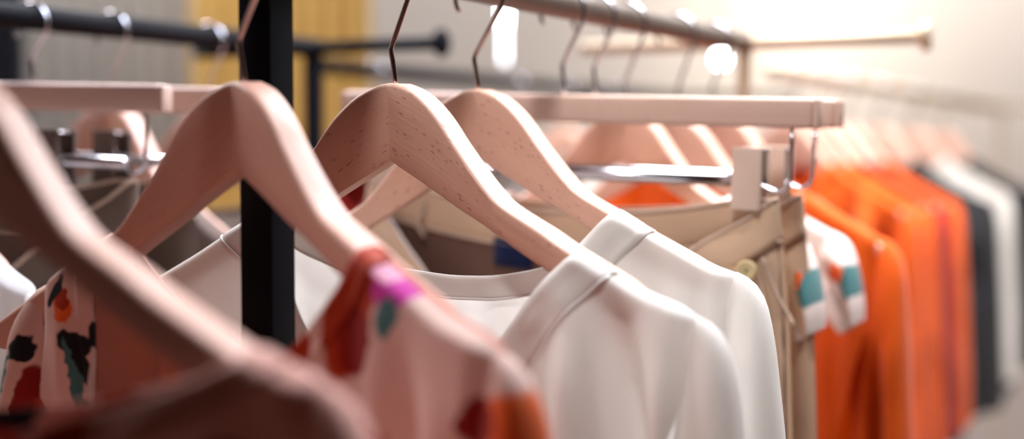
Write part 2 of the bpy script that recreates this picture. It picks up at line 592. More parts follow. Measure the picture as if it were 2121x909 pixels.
def blouse(loc, yaw, tilt, mats, label, name='blouse', cat='blouse', group=None, sc=0.98, phi=13.0, un=0.14, half=(0.236, 0.236), vdepth=0.165, bdepth=0.022, hem=-0.62,
           band=0.028, res=1.0, seed=1, fold=1.0, vround=1.2, sleeve_w=1.0, sleeve_len=1.0, piping=False, bandmat=None, pleats=(), body=True, cap=False):
    root = empty(name, loc, yaw, tilt, label, cat, group)
    mb, ms = M[mats[0]], M[mats[1]]
    cs, sn = math.cos(R(phi)), math.sin(R(phi))
    T2 = WOODT / 2 * sc
    h0 = T2 + 0.0032

    def S_(a):
        return interp(SHZ, a) * sc + 0.0032 + 0.0028

    def S(a):           # smoothed
        return (S_(max(0, a - 0.006)) + S_(a) + S_(a + 0.006)) / 3

    unl, unr = (un if isinstance(un, tuple) else (un, un))
    Zl, Zr = S(unl), S(unr)
    mid, hw = (unr - unl) / 2, (unr + unl) / 2

    def ua(x):
        return (unl if x < 0 else unr)

    def nk(x):                     # -1 .. 1 across the neck opening
        return (x / cs - mid) / hw

    def Zn0(x):
        return lerp(Zl, Zr, (max(-1, min(1, nk(x))) + 1) / 2)

    def inneck(x):
        return -1 < nk(x) < 1

    def top(x, a):
        return Zn0(x) if inneck(x) else S(a)

    def yc(x):
        if inneck(x):
            return lerp(-unl * sn, -unr * sn, (nk(x) + 1) / 2) + T2
        return -abs(x) / cs * sn + T2

    NV = Vector((seed * 3.17, seed * 1.31, 0))

    def rip(x, D, z, sgn):
        g = sstep(0.0, 0.10, D)
        f = 0.0
        f += 0.0070 * math.sin(2 * math.pi * x / 0.074 + seed * 1.7 + 1.2 * math.sin(z * 9 + seed))
        f += 0.0045 * math.sin(2 * math.pi * x / 0.041 + seed * 2.9 + 1.6 * math.sin(z * 7 - seed))
        for (px_, w_, amp_) in pleats:
            f += amp_ * math.exp(-((x - px_ - 0.05 * (D - 0.1)) / w_) ** 2)
        f += 0.009 * noise.noise(Vector((x * 16, z * 6, 3.1 * sgn)) + NV)
        w = 0.0012 * noise.noise(Vector((x * 45 + z * 30, z * 38, 9.0 * sgn)) + NV) * sstep(0, 0.01, D)
        return fold * (g * f) + w

    def yfront(x, z):
        a = abs(x) / cs
        hf = half[0] if x < 0 else half[1]
        D = max(0.0, top(x, a) - z)
        rd = math.sqrt(max(0.0, 1 - (1 - min(D / 0.007, 1)) ** 2))
        side = 0.35 + 0.65 * sstep(0.0, 0.02, hf - a)
        sag = 0.014 * max(0.0, 1 - nk(x) ** 2)
        return yc(x) - sag * sstep(0, 0.03, D) - h0 * rd * side - 0.026 * (1 - math.exp(-D / 0.16)) * side - rip(x, D, z, 1) * side

    def yback(x, z):
        a = abs(x) / cs
        hf = half[0] if x < 0 else half[1]
        D = max(0.0, top(x, a) - z)
        rd = math.sqrt(max(0.0, 1 - (1 - min(D / 0.007, 1)) ** 2))
        side = 0.35 + 0.65 * sstep(0.0, 0.02, hf - a)
        sag = 0.008 * max(0.0, 1 - nk(x) ** 2)
        return yc(x) + sag * sstep(0, 0.03, D) + h0 * rd * side + 0.016 * (1 - math.exp(-D / 0.16)) * side - rip(x, D, z, -1) * side * 0.7

    def zfront(x):
        if not inneck(x):
            return S(abs(x) / cs)
        q = min(1.0, math.sqrt(nk(x) ** 2 + 0.012))
        vd = vdepth if not isinstance(vdepth, tuple) else lerp(vdepth[0], vdepth[1], sstep(-0.6, 0.5, nk(x)))
        return Zn0(x) - vd * (1 - q) ** vround

    def zback(x):
        if not inneck(x):
            return S(abs(x) / cs)
        return Zn0(x) - bdepth * (1 - nk(x) ** 2)

    ncol = int(120 * res) | 1
    nrow = int(64 * res)

    def xmax(hf, z):
        if cap:
            return interp([(-0.40, hf - 0.085), (-0.21, hf - 0.075), (-0.15, hf - 0.01), (-0.12, hf)], z)
        return interp([(-0.36, hf - 0.045), (-0.33, hf - 0.04), (-0.16, hf)], z)

    def sheet(nm, zt, yfn, mat):
        V, UV = [], []
        cols = []
        for i in range(ncol):
            c = -1 + 2 * i / (ncol - 1)
            cols.append(c)
        # columns exactly on the two neck points
        for sgn, hf in ((-1, half[0]), (1, half[1])):
            uu = unl if sgn < 0 else unr
            k = min(range(ncol), key=lambda q: abs(cols[q] - sgn * uu / hf))
            cols[k] = sgn * uu / hf
        for j in range(nrow):
            t = j / (nrow - 1)
            t = 0.25 * t + 0.75 * t ** 2.2
            for c in cols:
                hf = half[0] if c < 0 else half[1]
                a0 = abs(c) * hf
                z0 = zt(math.copysign(a0 * cs, c))
                z = z0 + (hem + 0.012 * math.sin(c * 5) - z0) * t
                xm = xmax(hf, z)
                a = a0 * lerp(1.0, xm / hf, sstep(ua(c) / hf, 1.0, abs(c)))
                x = math.copysign(a * cs, c)
                V.append(Vector((x, yfn(x, min(z, top(x, a))), z)))
                UV.append((x, z))
        return link(nm, V, grid_faces(ncol, nrow), mat, root, UV)

    if body:
        sheet('front_panel', zfront, yfront, mb)
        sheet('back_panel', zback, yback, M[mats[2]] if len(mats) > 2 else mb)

    # neckband: runs along the front neckline, over both shoulders
    bm_ = M[bandmat] if bandmat else mb
    if band > 0:
        nb_ = int(110 * res)
        nw = 7
        for nm, zt, yfn, off, wd in (('neckband', zfront, yfront, -0.0014, band), ('back_neckband', zback, yback, -0.0012, band * 0.6)):
            V = []
            front = nm == 'neckband'
            line = []
            for i in range(nb_):
                q = -1 + 2 * i / (nb_ - 1)
                q = math.copysign(1 - (1 - abs(q)) ** 1.25, q)
                xq = (mid + q * hw) * cs
                line.append((xq, zt(xq)))
            for i, (x, z) in enumerate(line):
                x0, z0 = line[max(0, i - 1)]
                x1, z1 = line[min(nb_ - 1, i + 1)]
                tx, tz = x1 - x0, z1 - z0
                ln = math.hypot(tx, tz) or 1
                nx, nz_ = tz / ln, -tx / ln            # towards the body
                D = Zn0(x) - z
                sg = 1 if nk(x) > 0 else -1
                rx, rz = sg * wd * cs, S(ua(sg) + wd) - S(ua(sg))
                k = sstep(0.0, 0.02 if front else 0.008, D)
                ox, oz = lerp(rx, nx * wd, k), lerp(rz, nz_ * wd, k)
                for w in range(nw):
                    f = w / (nw - 1)
                    xx, zz = x + ox * f, z + oz * f
                    tz_ = top(xx, abs(xx) / cs)
                    zz = min(zz, tz_) if i not in (0, nb_ - 1) else tz_
                    sf = sstep(0.0, 0.004, tz_ - zz)
                    wr = 0.0022 * noise.noise(Vector((xx * 60 - zz * 90, f * 1.5, seed * 2.2 + xx * 10))) * math.sin(math.pi * f) * (1 if front else 0.4)
                    lift = 0.0010 * (1 - sf)
                    V.append(Vector((xx, yfn(xx, zz) + (off - wr) * sf, zz + lift)))
            o = link(nm, V, grid_faces(nw, nb_), bm_, root)
            so = o.modifiers.new('thickness', 'SOLIDIFY')
            so.thickness = 0.0007
            so.offset = 0
            if piping:
                for nm2, w in (('piping', nw - 1),):
                    ps = [V[i * nw + w] + Vector((0, -0.0012, 0)) for i in range(2, nb_ - 2)]
                    pv, pf = tube(ps, 0.0007 if front else 0.0009, 6)
                    link(nm2, pv, pf, M['piping'], root)

    # sleeves
    for side, hf in ((-1, half[0]), (1, half[1])):
        k0 = hf - 0.236
        zt = S(hf) - 0.001
        AB = [((hf - 0.004, zt + 0.003), (hf - 0.041, zt - 0.175), 0.016),
              ((hf + 0.006, zt - 0.002), (hf - 0.038, zt - 0.18), 0.022),
              ((hf + 0.015, zt - 0.013), (hf - 0.036, zt - 0.19), 0.027),
              ((hf + 0.021, zt - 0.036), (hf - 0.036, zt - 0.205), 0.030),
              ((hf + 0.025, zt - 0.075), (hf - 0.038, zt - 0.225), 0.032),
              ((hf + 0.029, zt - 0.135), (hf - 0.042, zt - 0.265), 0.032),
              ((hf + 0.036, zt - 0.25 * sleeve_len), (hf - 0.048, zt - 0.34 * sleeve_len), 0.032),
              ((hf + 0.043, zt - 0.40 * sleeve_len), (hf - 0.05, zt - 0.44 * sleeve_len), 0.032)]
        if cap:                                         # short flutter sleeve
            AB = [((hf - 0.010, zt + 0.006), (hf - 0.045, zt - 0.055), 0.016), ((hf + 0.004, zt), (hf - 0.035, zt - 0.062), 0.024), ((hf + 0.014, zt - 0.012), (hf - 0.022, zt - 0.07), 0.030),
                  ((hf + 0.022, zt - 0.034), (hf - 0.012, zt - 0.078), 0.032), ((hf + 0.026, zt - 0.060), (hf - 0.002, zt - 0.086), 0.033), ((hf + 0.026, zt - 0.078), (hf + 0.006, zt - 0.092), 0.030)]
        A = spline([Vector((a[0][0], a[0][1], a[2])) for a in AB], int(44 * res))
        B = spline([Vector((a[1][0], a[1][1], a[2])) for a in AB], int(44 * res))
        nr = int(48 * res)
        V, UV = [], []
        for i in range(len(A)):
            s = i / (len(A) - 1)
            th_ = A[i].z
            for k in range(nr):
                an = 2 * math.pi * k / nr
                f = (1 - math.cos(an)) / 2                 # 0 at the outer edge, 1 under the arm
                a = lerp(A[i].x, B[i].x, f)
                z = lerp(A[i].y, B[i].y, f)
                bulge = abs(math.sin(an)) ** 0.75
                fr = 1 if an < math.pi else -1             # front / back
                y = -a * sn + T2 - fr * th_ * sleeve_w * bulge * (0.85 if fr < 0 else 1.0) - 0.014 * s
                # a deep fold running down from the cap
                g = sstep(0.02, 0.3, s)
                y += fr * g * (0.042 * math.exp(-((f - 0.50 + 0.12 * s) / 0.08) ** 2) - 0.006 * math.exp(-((f - 0.2 + 0.05 * s) / 0.1) ** 2))
                y += 0.006 * g * noise.noise(Vector((a * 30, z * 10, seed + 5 * side + fr)))
                y += 0.0012 * noise.noise(Vector((a * 60 + z * 20, z * 50, seed + fr)))
                V.append(Vector((side * a * cs, y, z)))
                UV.append((a, z))
        Fc = grid_faces(nr, len(A), True)
        if side < 0:
            Fc = [tuple(reversed(q)) for q in Fc]
        link('sleeve', V, Fc, ms, root, UV)
    return root


# ------------------------------------------------------------------ trouser hangers and trousers
BARL = 0.229


def trouser_hanger(loc, yaw, tilt, rail, label, group=None, clipmat='clip', clipx=0.1765):
    root = empty('trouser_hanger', loc, yaw, tilt, label, 'hanger', group)
    V, Fc = rbox((0, 0.0075, -0.0085), (2 * BARL, 0.015, 0.025), 0.0038)
    UV = [(v.x, v.z + v.y) for v in V]
    link('bar', V, Fc, M['beech_pale'], root, UV, sharp=50)
    for s in (-1, 1):
        V, Fc = rbox((s * (BARL + 0.002), 0.0075, -0.0085), (0.005, 0.0138, 0.0235), 0.0015)
        link('end_cap', V, Fc, M['beech_pale'], root, [(v.x, v.z + v.y) for v in V])
    pts, r = hook_points(loc, yaw, tilt, rail, 0.0075, stem_top=0.030, start=-0.002)
    V, Fc = tube(pts, r, 10)
    link('hook', V, Fc, M['chrome'], root)
    # wire frame below the bar: down at both ends, round bends, along
    zb = -0.066
    xe = 0.210
    P = [(xe, 0.0075, -0.018), (xe, 0.0075, -0.04), (xe, 0.0075, zb + 0.004)]
    for k in range(1, 8):
        an = R(90 * k / 7)
        P.append((xe - 0.012 * (1 - math.cos(an)), 0.0075, zb + 0.004 - 0.012 * math.sin(an)))
    P.append((xe - 0.024, 0.0075, zb - 0.004))
    P.append((xe - 0.03, 0.0075, zb))
    for s in (-1, 1):
        V, Fc = tube([(s * p[0], p[1], p[2]) for p in P], 0.0019, 8)
        link('wire', V, Fc, M['chrome'], root)
    V, Fc = tube([(-xe + 0.024, 0.0075, zb), (0, 0.0075, zb), (xe - 0.024, 0.0075, zb)], 0.0055, 16)
    link('rod', V, Fc, M['chrome'], root)
    for s in (-1, 1):
        x = s * clipx
        V, Fc = merge(rbox((x, -0.0045, -0.064), (0.025, 0.006, 0.052), 0.0012), rbox((x, 0.018, -0.064), (0.025, 0.004, 0.052), 0.0012))
        c = link('clip', V, Fc, M[clipmat], root)
        V, Fc = merge(tube([(x - 0.006 + 0.004 * k, 0.0075 + 0.0085 * math.sin(k * 1.2), -0.062 + 0.0085 * math.cos(k * 1.2)) for k in range(4)], 0.0012, 6), rbox((x, 0.007, -0.0405), (0.02, 0.024, 0.0025), 0.0008))
        link('spring', V, Fc, M['chrome'], c)
    return root


def trousers(loc, yaw, tilt, label, mat='tan_cloth', group=None, seed=1, res=1.0, detail=True, hem=-0.98):
    root = empty('trousers', loc, yaw, tilt, label, 'trousers', group)
    NVt = Vector((seed * 1.7, 0, seed))

    def zb(x):
        return -0.082 - 0.020 * (1 - min(1, (abs(x) / 0.175)) ** 2)

    FR = [(-0.215, -0.086), (-0.2, -0.088), (-0.178, -0.106), (-0.12, -0.158), (-0.06, -0.215), (0.0, -0.235), (0.075, -0.172), (0.14, -0.120), (0.18, -0.096), (0.2, -0.080), (0.215, -0.082)]

    def zf(x):
        return interp(FR, x)

    def edge(z):
        return interp([(-1.0, 0.25), (-0.45, 0.232), (-0.2, 0.216), (-0.08, 0.202)], z)

    def yb_(x, z):
        D = max(0, -0.08 - z)
        return 0.008 + 0.009 * math.cos(min(1, abs(x) / 0.2) * math.pi / 2) * sstep(0, 0.1, D) + 0.006 * sstep(0, .2, D) * math.sin(x * 50 + seed) + 0.004 * noise.noise(Vector((x * 14, z * 5, 1)) + NVt)

    def yf_(x, z):
        D = max(0, -0.08 - z)
        e = edge(z)
        s = math.cos(min(1, abs(x) / e) * math.pi / 2) ** 0.5
        f = 0.006 * sstep(0.03, .25, D) * math.sin(x * 46 + seed * 2 + 2.0) + 0.006 * noise.noise(Vector((x * 20, z * 6, 7)) + NVt)
        return 0.008 - (0.036 * s) * (0.35 + 0.65 * sstep(0, 0.06, D)) - f * s + 0.0018 * noise.noise(Vector((x * 50 + z * 40, z * 30, 2)) + NVt)

    nc, nr = int(70 * res), int(60 * res)
    for nm, zt, yfn in (('back_panel', zb, yb_), ('front_panel', zf, yf_)):
        V = []
        for j in range(nr):
            t = (j / (nr - 1)) ** 1.9
            for i in range(nc):
                c = -1 + 2 * i / (nc - 1)
                x0 = c * 0.202
                z = zt(x0)
                z = z + (hem - z) * t
                x = c * edge(z)
                V.append(Vector((x, yfn(x, z), z)))
        link(nm, V, grid_faces(nc, nr), M[mat], root)
    V = []
    for j in range(nr):
        t = (j / (nr - 1)) ** 1.5
        for i in range(nc):
            c = -0.985 + 1.97 * i / (nc - 1)
            z = zb(c * 0.202) - 0.033
            z = z + (-0.42 - z) * t
            x = c * edge(z)
            V.append(Vector((x, yb_(x, z) - 0.0022, z)))
    link('shaded_lining', V, grid_faces(nc, nr), M['shaded_lining'], root)  # dark sheet carrying the shade of the waist interior
    # waistbands
    for nm, zt, yfn, hgt, off in (('waistband', zf, yf_, 0.036, -0.0022), ('back_waistband', zb, yb_, 0.034, -0.0018)):
        V = []
        nw = 6
        for i in range(nc):
            c = -1 + 2 * i / (nc - 1)
            x0 = c * 0.202
            for w in range(nw):
                f = w / (nw - 1)
                z = zt(x0) + 0.001 - hgt * f
                x = c * edge(z)
                V.append(Vector((x, yfn(x, z) + off - 0.0012 * math.sin(math.pi * f), z)))
        o = link(nm, V, grid_faces(nw, nc), M[mat], root)
        so = o.modifiers.new('thickness', 'SOLIDIFY')
        so.thickness = 0.0026
        so.offset = 0
        for k, w in ((0, 0), (1, nw - 1)):
            if nm == 'waistband' and k == 1:
                continue
            ps = [V[i * nw + w] + Vector((0, -0.0012, 0)) for i in range(nc)]
            pv, pf = tube(ps, 0.0021, 6)
            link('edge_binding', pv, pf, M['tan_edge'], o)
    if detail:
        # slanted pocket edge, hip flap, button, label and a hanger loop
        ps = [Vector((lerp(0.193, 0.219, k / 12), 0, lerp(-0.128, -0.184, k / 12) - 0.004 * math.sin(k / 12 * 3.14))) for k in range(13)]
        ps = [Vector((q.x, yf_(q.x, q.z) - 0.003, q.z)) for q in ps]
        pv, pf = tube(ps, 0.0017, 6)
        link('pocket_edge', pv, pf, M['tan_edge'], root)
        V = []
        for j in range(10):
            for i in range(8):
                z = lerp(-0.136, -0.245, j / 9)
                x = lerp(0.15 - 0.02 * j / 9, 0.19 + 0.024 * (j / 9) ** 0.8, i / 7)
                V.append(Vector((x, yf_(x, z) - 0.006 + 0.002 * (i / 7), z)))
        o = link('pocket_flap', V, grid_faces(8, 10), M[mat], root)
        bx, bz = 0.184, -0.139
        by = yf_(bx, bz) - 0.0095
        prof = [(0.0, 0.0018), (0.004, 0.0016), (0.0058, 0.0028), (0.0078, 0.003), (0.009, 0.0016), (0.0088, -0.001), (0.0, -0.0012)]
        V, Fc = lathe(prof, 24)
        V = [Vector((bx + v.x * (1 + 0.0), by - v.z, bz + v.y)) for v in V]
        b_ = link('button', V, Fc, M['button'], root)
        V, Fc = merge(*[lathe([(0.0, 0.0026), (0.0011, 0.0026), (0.0011, 0.001)], 8, (0, 0, 0)) for _ in range(1)])
        V = [Vector((bx + v.x, by - v.z, bz + v.y)) for v in V]
        link('thread', V, Fc, M['label_dark'], b_)
        lx, lz = -0.046, -0.139
        V = []
        for j in range(4):
            for i in range(6):
                x = lx - 0.019 + 0.038 * i / 5
                z = lz + 0.012 - 0.026 * j / 3 - 0.003 * i / 5
                V.append(Vector((x, yb_(x, z) - 0.004, z)))
        o = link('label', V, grid_faces(6, 4), M['navy_label'], root)
        so = o.modifiers.new('thickness', 'SOLIDIFY')
        so.thickness = 0.001
        ps = [Vector((-0.142 + 0.003 * math.sin(k), yb_(-0.142, -0.1) - 0.006 - 0.004 * math.sin(k / 8 * 3.14), -0.098 - 0.034 * k / 8)) for k in range(9)]
        pv, pf = tube(ps, 0.0022, 6)
        link('belt_loop', pv, pf, M['tan_edge'], root)
    return root


# ------------------------------------------------------------------ racks
def rack(line, Y0, Y1, label, posts=(), tee=None, mat='black_steel', tee_len=0.21, tee_both=True, end_post=0.014, flange=True, endmat='black_steel'):
    yaw = RAIL_YAW
    base = Vector((rail_x(line, Y1), Y1, 0))
    root = empty('clothes_rack', base, yaw, 0, label, 'clothes rack')
    L = (Y1 - Y0) / math.cos(R(yaw))
    # own frame: x across the rack, y along it (away from the camera)
    V, Fc = tube([(0, -L, RZ), (0, -L / 2, RZ), (0, 0.008, RZ)], RAIL_R, 20)
    link('rail', V, Fc, M[mat], root)
    V, Fc = rbox((0, 0.0, RZ / 2), (end_post, end_post, RZ), 0.001)
    link('post', V, Fc, M[endmat], root, sharp=40)
    lx = -tee_len if tee_both else 0
    V, Fc = tube([(lx, 0, RZ), ((lx + tee_len) / 2, 0, RZ), (tee_len, 0, RZ)], 0.0085, 14)
    cb = link('crossbar', V, Fc, M[endmat], root)
    if flange:
        prof = [(0.0, 0.004), (0.014, 0.004), (0.017, 0.002), (0.017, -0.004), (0.009, -0.008), (0.0, -0.008)]
        V, Fc = lathe(prof, 20)
        V = [Vector((tee_len + v.z, v.x, RZ + v.y)) for v in V]
        link('end_plate', V, Fc, M[endmat], cb, sharp=40)
    V, Fc = rbox((0, 0, 0.0125), (0.5, 0.025, 0.025), 0.001)
    link('foot', V, Fc, M['black_steel'], root)
    inv = local_frame(base, yaw, 0).inverted()
    for (px, Y, s) in posts:
        w = at(px, 307, Y)
        q = inv @ Vector((w.x, w.y, 0))
        H = RZ + 0.09
        V, Fc = rbox((q.x, q.y, H / 2), (s, s, H), 0.0009)
        p_ = link('upright', V, Fc, M['black_steel'], root, sharp=40)
        V, Fc = rbox((q.x, q.y, 0.0125), (0.5, s, 0.025), 0.001)
        link('foot', V, Fc, M['black_steel'], root)
    return root


rack(RAIL_A, -0.25, 1.726, 'black metal rack whose thick square upright stands before the white blouses', posts=((553, 0.915, 0.025),), mat='haze_brown_steel', tee_len=0.215, endmat='haze_tan_steel')
rack(RAIL_B, 0.75, 1.82, 'black metal rack at the left behind the pink hangers, carrying trouser hangers', tee_len=0.19, end_post=0.018)
rack(RAIL_C, 2.3, 4.4, 'far rack at the right from which the orange shirts hang', mat='haze_tan_steel', tee_len=0.3, endmat='haze_tan_steel')
rack(RAIL_D, 2.2, 3.6, 'distant black rack seen between the hooks of the white blouses', tee_len=0.3)

# ------------------------------------------------------------------ hangers and garments of the near rack
H1 = dict(loc=Vector((-0.2807, 0.6953, CAMZ + 0.0340)), yaw=24.2, tilt=0.061)
H2 = dict(loc=Vector((-0.1718, 0.8693, CAMZ + 0.0376)), yaw=38.8, tilt=0.075)
H3 = dict(loc=Vector((-0.0880, 1.0025, CAMZ + 0.0427)), yaw=26.4, tilt=0.047)
H4 = dict(loc=Vector((-0.0318, 1.1258, CAMZ + 0.0437)), yaw=25.5, tilt=0.055)


def on_rail(line, Y, zrel, back=0.010):
    """hanger origin so that its middle hangs under the rail at depth Y"""
    return Vector((rail_x(line, Y) - 0.004, Y - back, CAMZ + zrel))


shirt_hanger(label='nearest wooden hanger, badly out of focus, its arm crossing the lower left', rail=RAIL_A, sc=0.955, phi=10.5, wood='beech_plain', hookmat='rose_chrome', **H1)
shirt_hanger(label='blurred wooden hanger in front of the black upright holding a floral blouse', rail=RAIL_A, sc=0.98, phi=13.4, wood='beech_plain', hookmat='rose_chrome', **H2)
shirt_hanger(label='sharp wooden hanger with flecked grain and centre crease, holding the nearer white blouse', rail=RAIL_A, sc=0.997, phi=13.4, hookmat='rose_chrome', **H3)
shirt_hanger(label='slightly soft wooden hanger directly behind the sharp flecked one, holding the farther white blouse', rail=RAIL_A, sc=0.983, phi=12.1, hookmat='rose_chrome', **H4)

blouse(mats=('floral_first', 'floral_first'), label='floral blouse on the nearest hanger, very blurred, dark red and pink along the bottom edge', sc=0.955, phi=10.5, un=0.2, half=(0.236, 0.24), vdepth=0.05, bdepth=0.032,
       band=0.018, vround=0.7, seed=3, **H1)
blouse(mats=('floral_near', 'floral_near', 'blush_shaded_inside'), label='blush floral blouse with magenta, teal and orange print on the hanger before the black upright', sc=0.98, phi=13.4, un=(0.110, 0.137), half=(0.168, 0.252), vdepth=(0.42, 0.11), bdepth=0.072,
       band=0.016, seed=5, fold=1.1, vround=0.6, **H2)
blouse(mats=('white_cotton', 'white_cotton'), label='nearer white collarless blouse on the sharp flecked hanger, its neckband facing the camera', sc=0.997, phi=13.4, un=(0.104, 0.162), half=(0.240, 0.250), vdepth=0.19, bdepth=0.031,
       band=0.027, seed=1, piping=True, bandmat='white_band', pleats=((0.160, 0.013, 0.016), (0.196, 0.013, -0.026), (0.222, 0.01, 0.018), (0.09, 0.016, 0.010), (0.125, 0.010, -0.008)), **H3)
blouse(mats=('white_cotton', 'white_cotton'), label='farther white blouse with a sharp rounded shoulder beside the tan trousers', sc=0.983, phi=12.1, un=0.130, half=(0.232, 0.229), vdepth=0.17, bdepth=0.072,
       band=0.030, seed=2, piping=False, bandmat='white_band', **H4)

Y5, Y6, Y7, Y8, Y9 = rail_px(RAIL_A, 1165), rail_px(RAIL_A, 1230), rail_px(RAIL_A, 1295), rail_px(RAIL_A, 1400), rail_px(RAIL_A, 1475)
L5 = Vector((rail_x(RAIL_A, Y5) - 0.003, Y5 - 0.007, CAMZ + 0.0441))
L6 = Vector((rail_x(RAIL_A, Y6) - 0.003, Y6 - 0.007, CAMZ + 0.0450))
trouser_hanger(L5, 27.5, -0.0315, RAIL_A, 'pale wooden trouser hanger with long straight bar behind the white blouses')
trousers(L5, 27.5, -0.0315, 'tan trousers with a cream button and open waistband clipped behind the white blouses')
trouser_hanger(L6, 27.5, -0.030, RAIL_A, 'second pale trouser hanger whose bar end peeks out past the first bar')
trousers(L6, 27.5, -0.030, 'second pair of tan trousers, only its edge showing behind the buttoned pair', seed=4, detail=False)
L7 = on_rail(RAIL_A, Y7, 0.036)
L8 = on_rail(RAIL_A, Y8, 0.030)
L9 = on_rail(RAIL_A, Y9, 0.0435)
shirt_hanger(L7, 27.5, 0.0, RAIL_A, 'blurred wooden hanger right behind the trouser hangers, its arm crossing under the bar', sc=0.88)
blouse(L7, 27.5, 0.0, ('floral_far', 'floral_far'), 'pale floral blouse whose drooping shoulder touches the edge of the tan trousers', sc=0.88, half=(0.19, 0.192), un=0.12, vdepth=0.14, bdepth=0.03, band=0.016, seed=8, res=0.7, cap=True)
shirt_hanger(L8, 27.5, 0.0, RAIL_A, 'blurred wooden hanger second behind the trouser hangers, its face showing near the rack end', sc=0.88)
blouse(L8, 27.5, 0.0, ('floral_far', 'floral_far'), 'pale floral blouse with a teal flower, its shoulder standing against the orange shirts', sc=0.88, half=(0.19, 0.195), un=0.12, vdepth=0.14, bdepth=0.03, band=0.016, seed=9, res=0.7, cap=True)
shirt_hanger(L9, 27.5, 0.0, RAIL_A, 'last wooden hanger on the near rack, mostly hidden by the floral blouses')
blouse(L9, 27.5, 0.0, ('orange_cloth', 'orange_cloth'), 'orange blouse at the end of the near rack, glimpsed above the tan waistband', half=(0.22, 0.215), un=0.075, vdepth=0.05, bdepth=0.006, band=0.02, seed=10, res=0.7)

# ------------------------------------------------------------------ the left rack
for px, lab, tl in ((-50, 'trouser hanger at the left end of the left rack, bar pinkish in shade', 'taupe trousers at the left end of the left rack, partly hidden by the nearest hanger'),
                    (70, 'trouser hanger on the left rack whose bar ends behind the blurred hanger peak', 'taupe trousers on the left rack below the bar behind the blurred hanger')):
    Yq = rail_px(RAIL_B, px)
    Lq = Vector((rail_x(RAIL_B, Yq) - 0.003, Yq - 0.007, CAMZ + 0.058))
    trouser_hanger(Lq, 27.5, -0.03, RAIL_B, lab, clipmat='dark_clip', clipx=0.105)
    trousers(Lq, 27.5, -0.03, tl, mat='taupe_cloth', seed=px, detail=False, res=0.7)
for px, lab, bl, mt, uu in ((235, 'dark wooden hanger on the left rack beneath the pinkish bars', 'taupe blouse hanging in shade on the left rack below the bars', 'taupe_cloth', 0.13),
                            (435, 'wooden hanger at the far end of the left rack by the yellow curtain', 'grey blouse at the far end of the left rack', 'grey_cloth', 0.12)):
    Yq = rail_px(RAIL_B, px)
    Lq = on_rail(RAIL_B, Yq, 0.0435)
    shirt_hanger(Lq, 27.5, 0.0, RAIL_B, lab)
    blouse(Lq, 27.5, 0.0, (mt, mt), bl, un=uu, half=(0.2, 0.2), band=0.014, seed=px, res=0.6)
Yq = 1.24
Lq = on_rail(RAIL_B, Yq, 0.0435)
shirt_hanger(Lq, 27.5, 0.0, RAIL_B, 'wooden hanger of the white blouse at the left edge')
blouse(Lq, 27.5, 0.0, ('white_cotton', 'white_cotton'), 'white blouse at the left edge behind the nearest hanger, only its shoulder in view', un=0.13, half=(0.21, 0.25), band=0.02, seed=21, res=0.7)

# ------------------------------------------------------------------ the far rack with the orange shirts
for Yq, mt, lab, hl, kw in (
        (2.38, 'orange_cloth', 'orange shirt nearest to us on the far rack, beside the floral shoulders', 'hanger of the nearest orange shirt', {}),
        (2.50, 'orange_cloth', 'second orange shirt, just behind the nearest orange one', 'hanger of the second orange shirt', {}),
        (2.61, 'red_and_shaded_cloth', 'red-orange shirt squeezed between the orange shirts, its shade put into the cloth colour', 'hanger of the shaded red-orange shirt', {}),  # shade between the shirts is put into the darker cloth colour
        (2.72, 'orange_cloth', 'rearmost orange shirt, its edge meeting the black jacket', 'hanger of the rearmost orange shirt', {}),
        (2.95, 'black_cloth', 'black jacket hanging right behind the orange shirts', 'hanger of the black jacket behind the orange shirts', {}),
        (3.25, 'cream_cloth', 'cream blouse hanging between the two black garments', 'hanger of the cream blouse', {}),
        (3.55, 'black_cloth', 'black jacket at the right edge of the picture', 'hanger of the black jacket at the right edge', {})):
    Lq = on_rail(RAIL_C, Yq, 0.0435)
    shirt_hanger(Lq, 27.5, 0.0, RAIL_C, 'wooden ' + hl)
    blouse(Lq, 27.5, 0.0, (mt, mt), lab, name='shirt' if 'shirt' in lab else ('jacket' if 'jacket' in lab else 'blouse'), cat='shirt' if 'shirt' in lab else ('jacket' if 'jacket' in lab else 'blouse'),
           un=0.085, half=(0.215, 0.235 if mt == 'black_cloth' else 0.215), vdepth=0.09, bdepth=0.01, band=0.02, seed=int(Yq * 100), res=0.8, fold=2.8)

# ------------------------------------------------------------------ distant rack in the middle
for Yq, mt, lab in ((2.35, 'red_and_shaded_cloth', 'red blouse glimpsed under the left arm of the sharp hanger'),
                    (2.80, 'grey_cloth', 'grey blouse on the distant rack behind the hooks'),
                    (3.0, 'cream_cloth', 'cream blouse on the distant rack above the chrome rods'),
                    (3.2, 'cream_cloth', 'off-white blouse at the far end of the distant rack')):
    Lq = on_rail(RAIL_D, Yq, 0.0435)
    shirt_hanger(Lq, 27.5, 0.0, RAIL_D, 'wooden hanger carrying the ' + lab)
    blouse(Lq, 27.5, 0.0, (mt, mt), lab, un=0.09, half=(0.21, 0.21), vdepth=0.09, bdepth=0.015, band=0.02, seed=int(Yq * 77), res=0.6)


# ------------------------------------------------------------------ room
def setting(name, V, Fc, mat):
    o = link(name, V, Fc, mat, smooth=False)
    o['kind'] = 'structure'
    return o


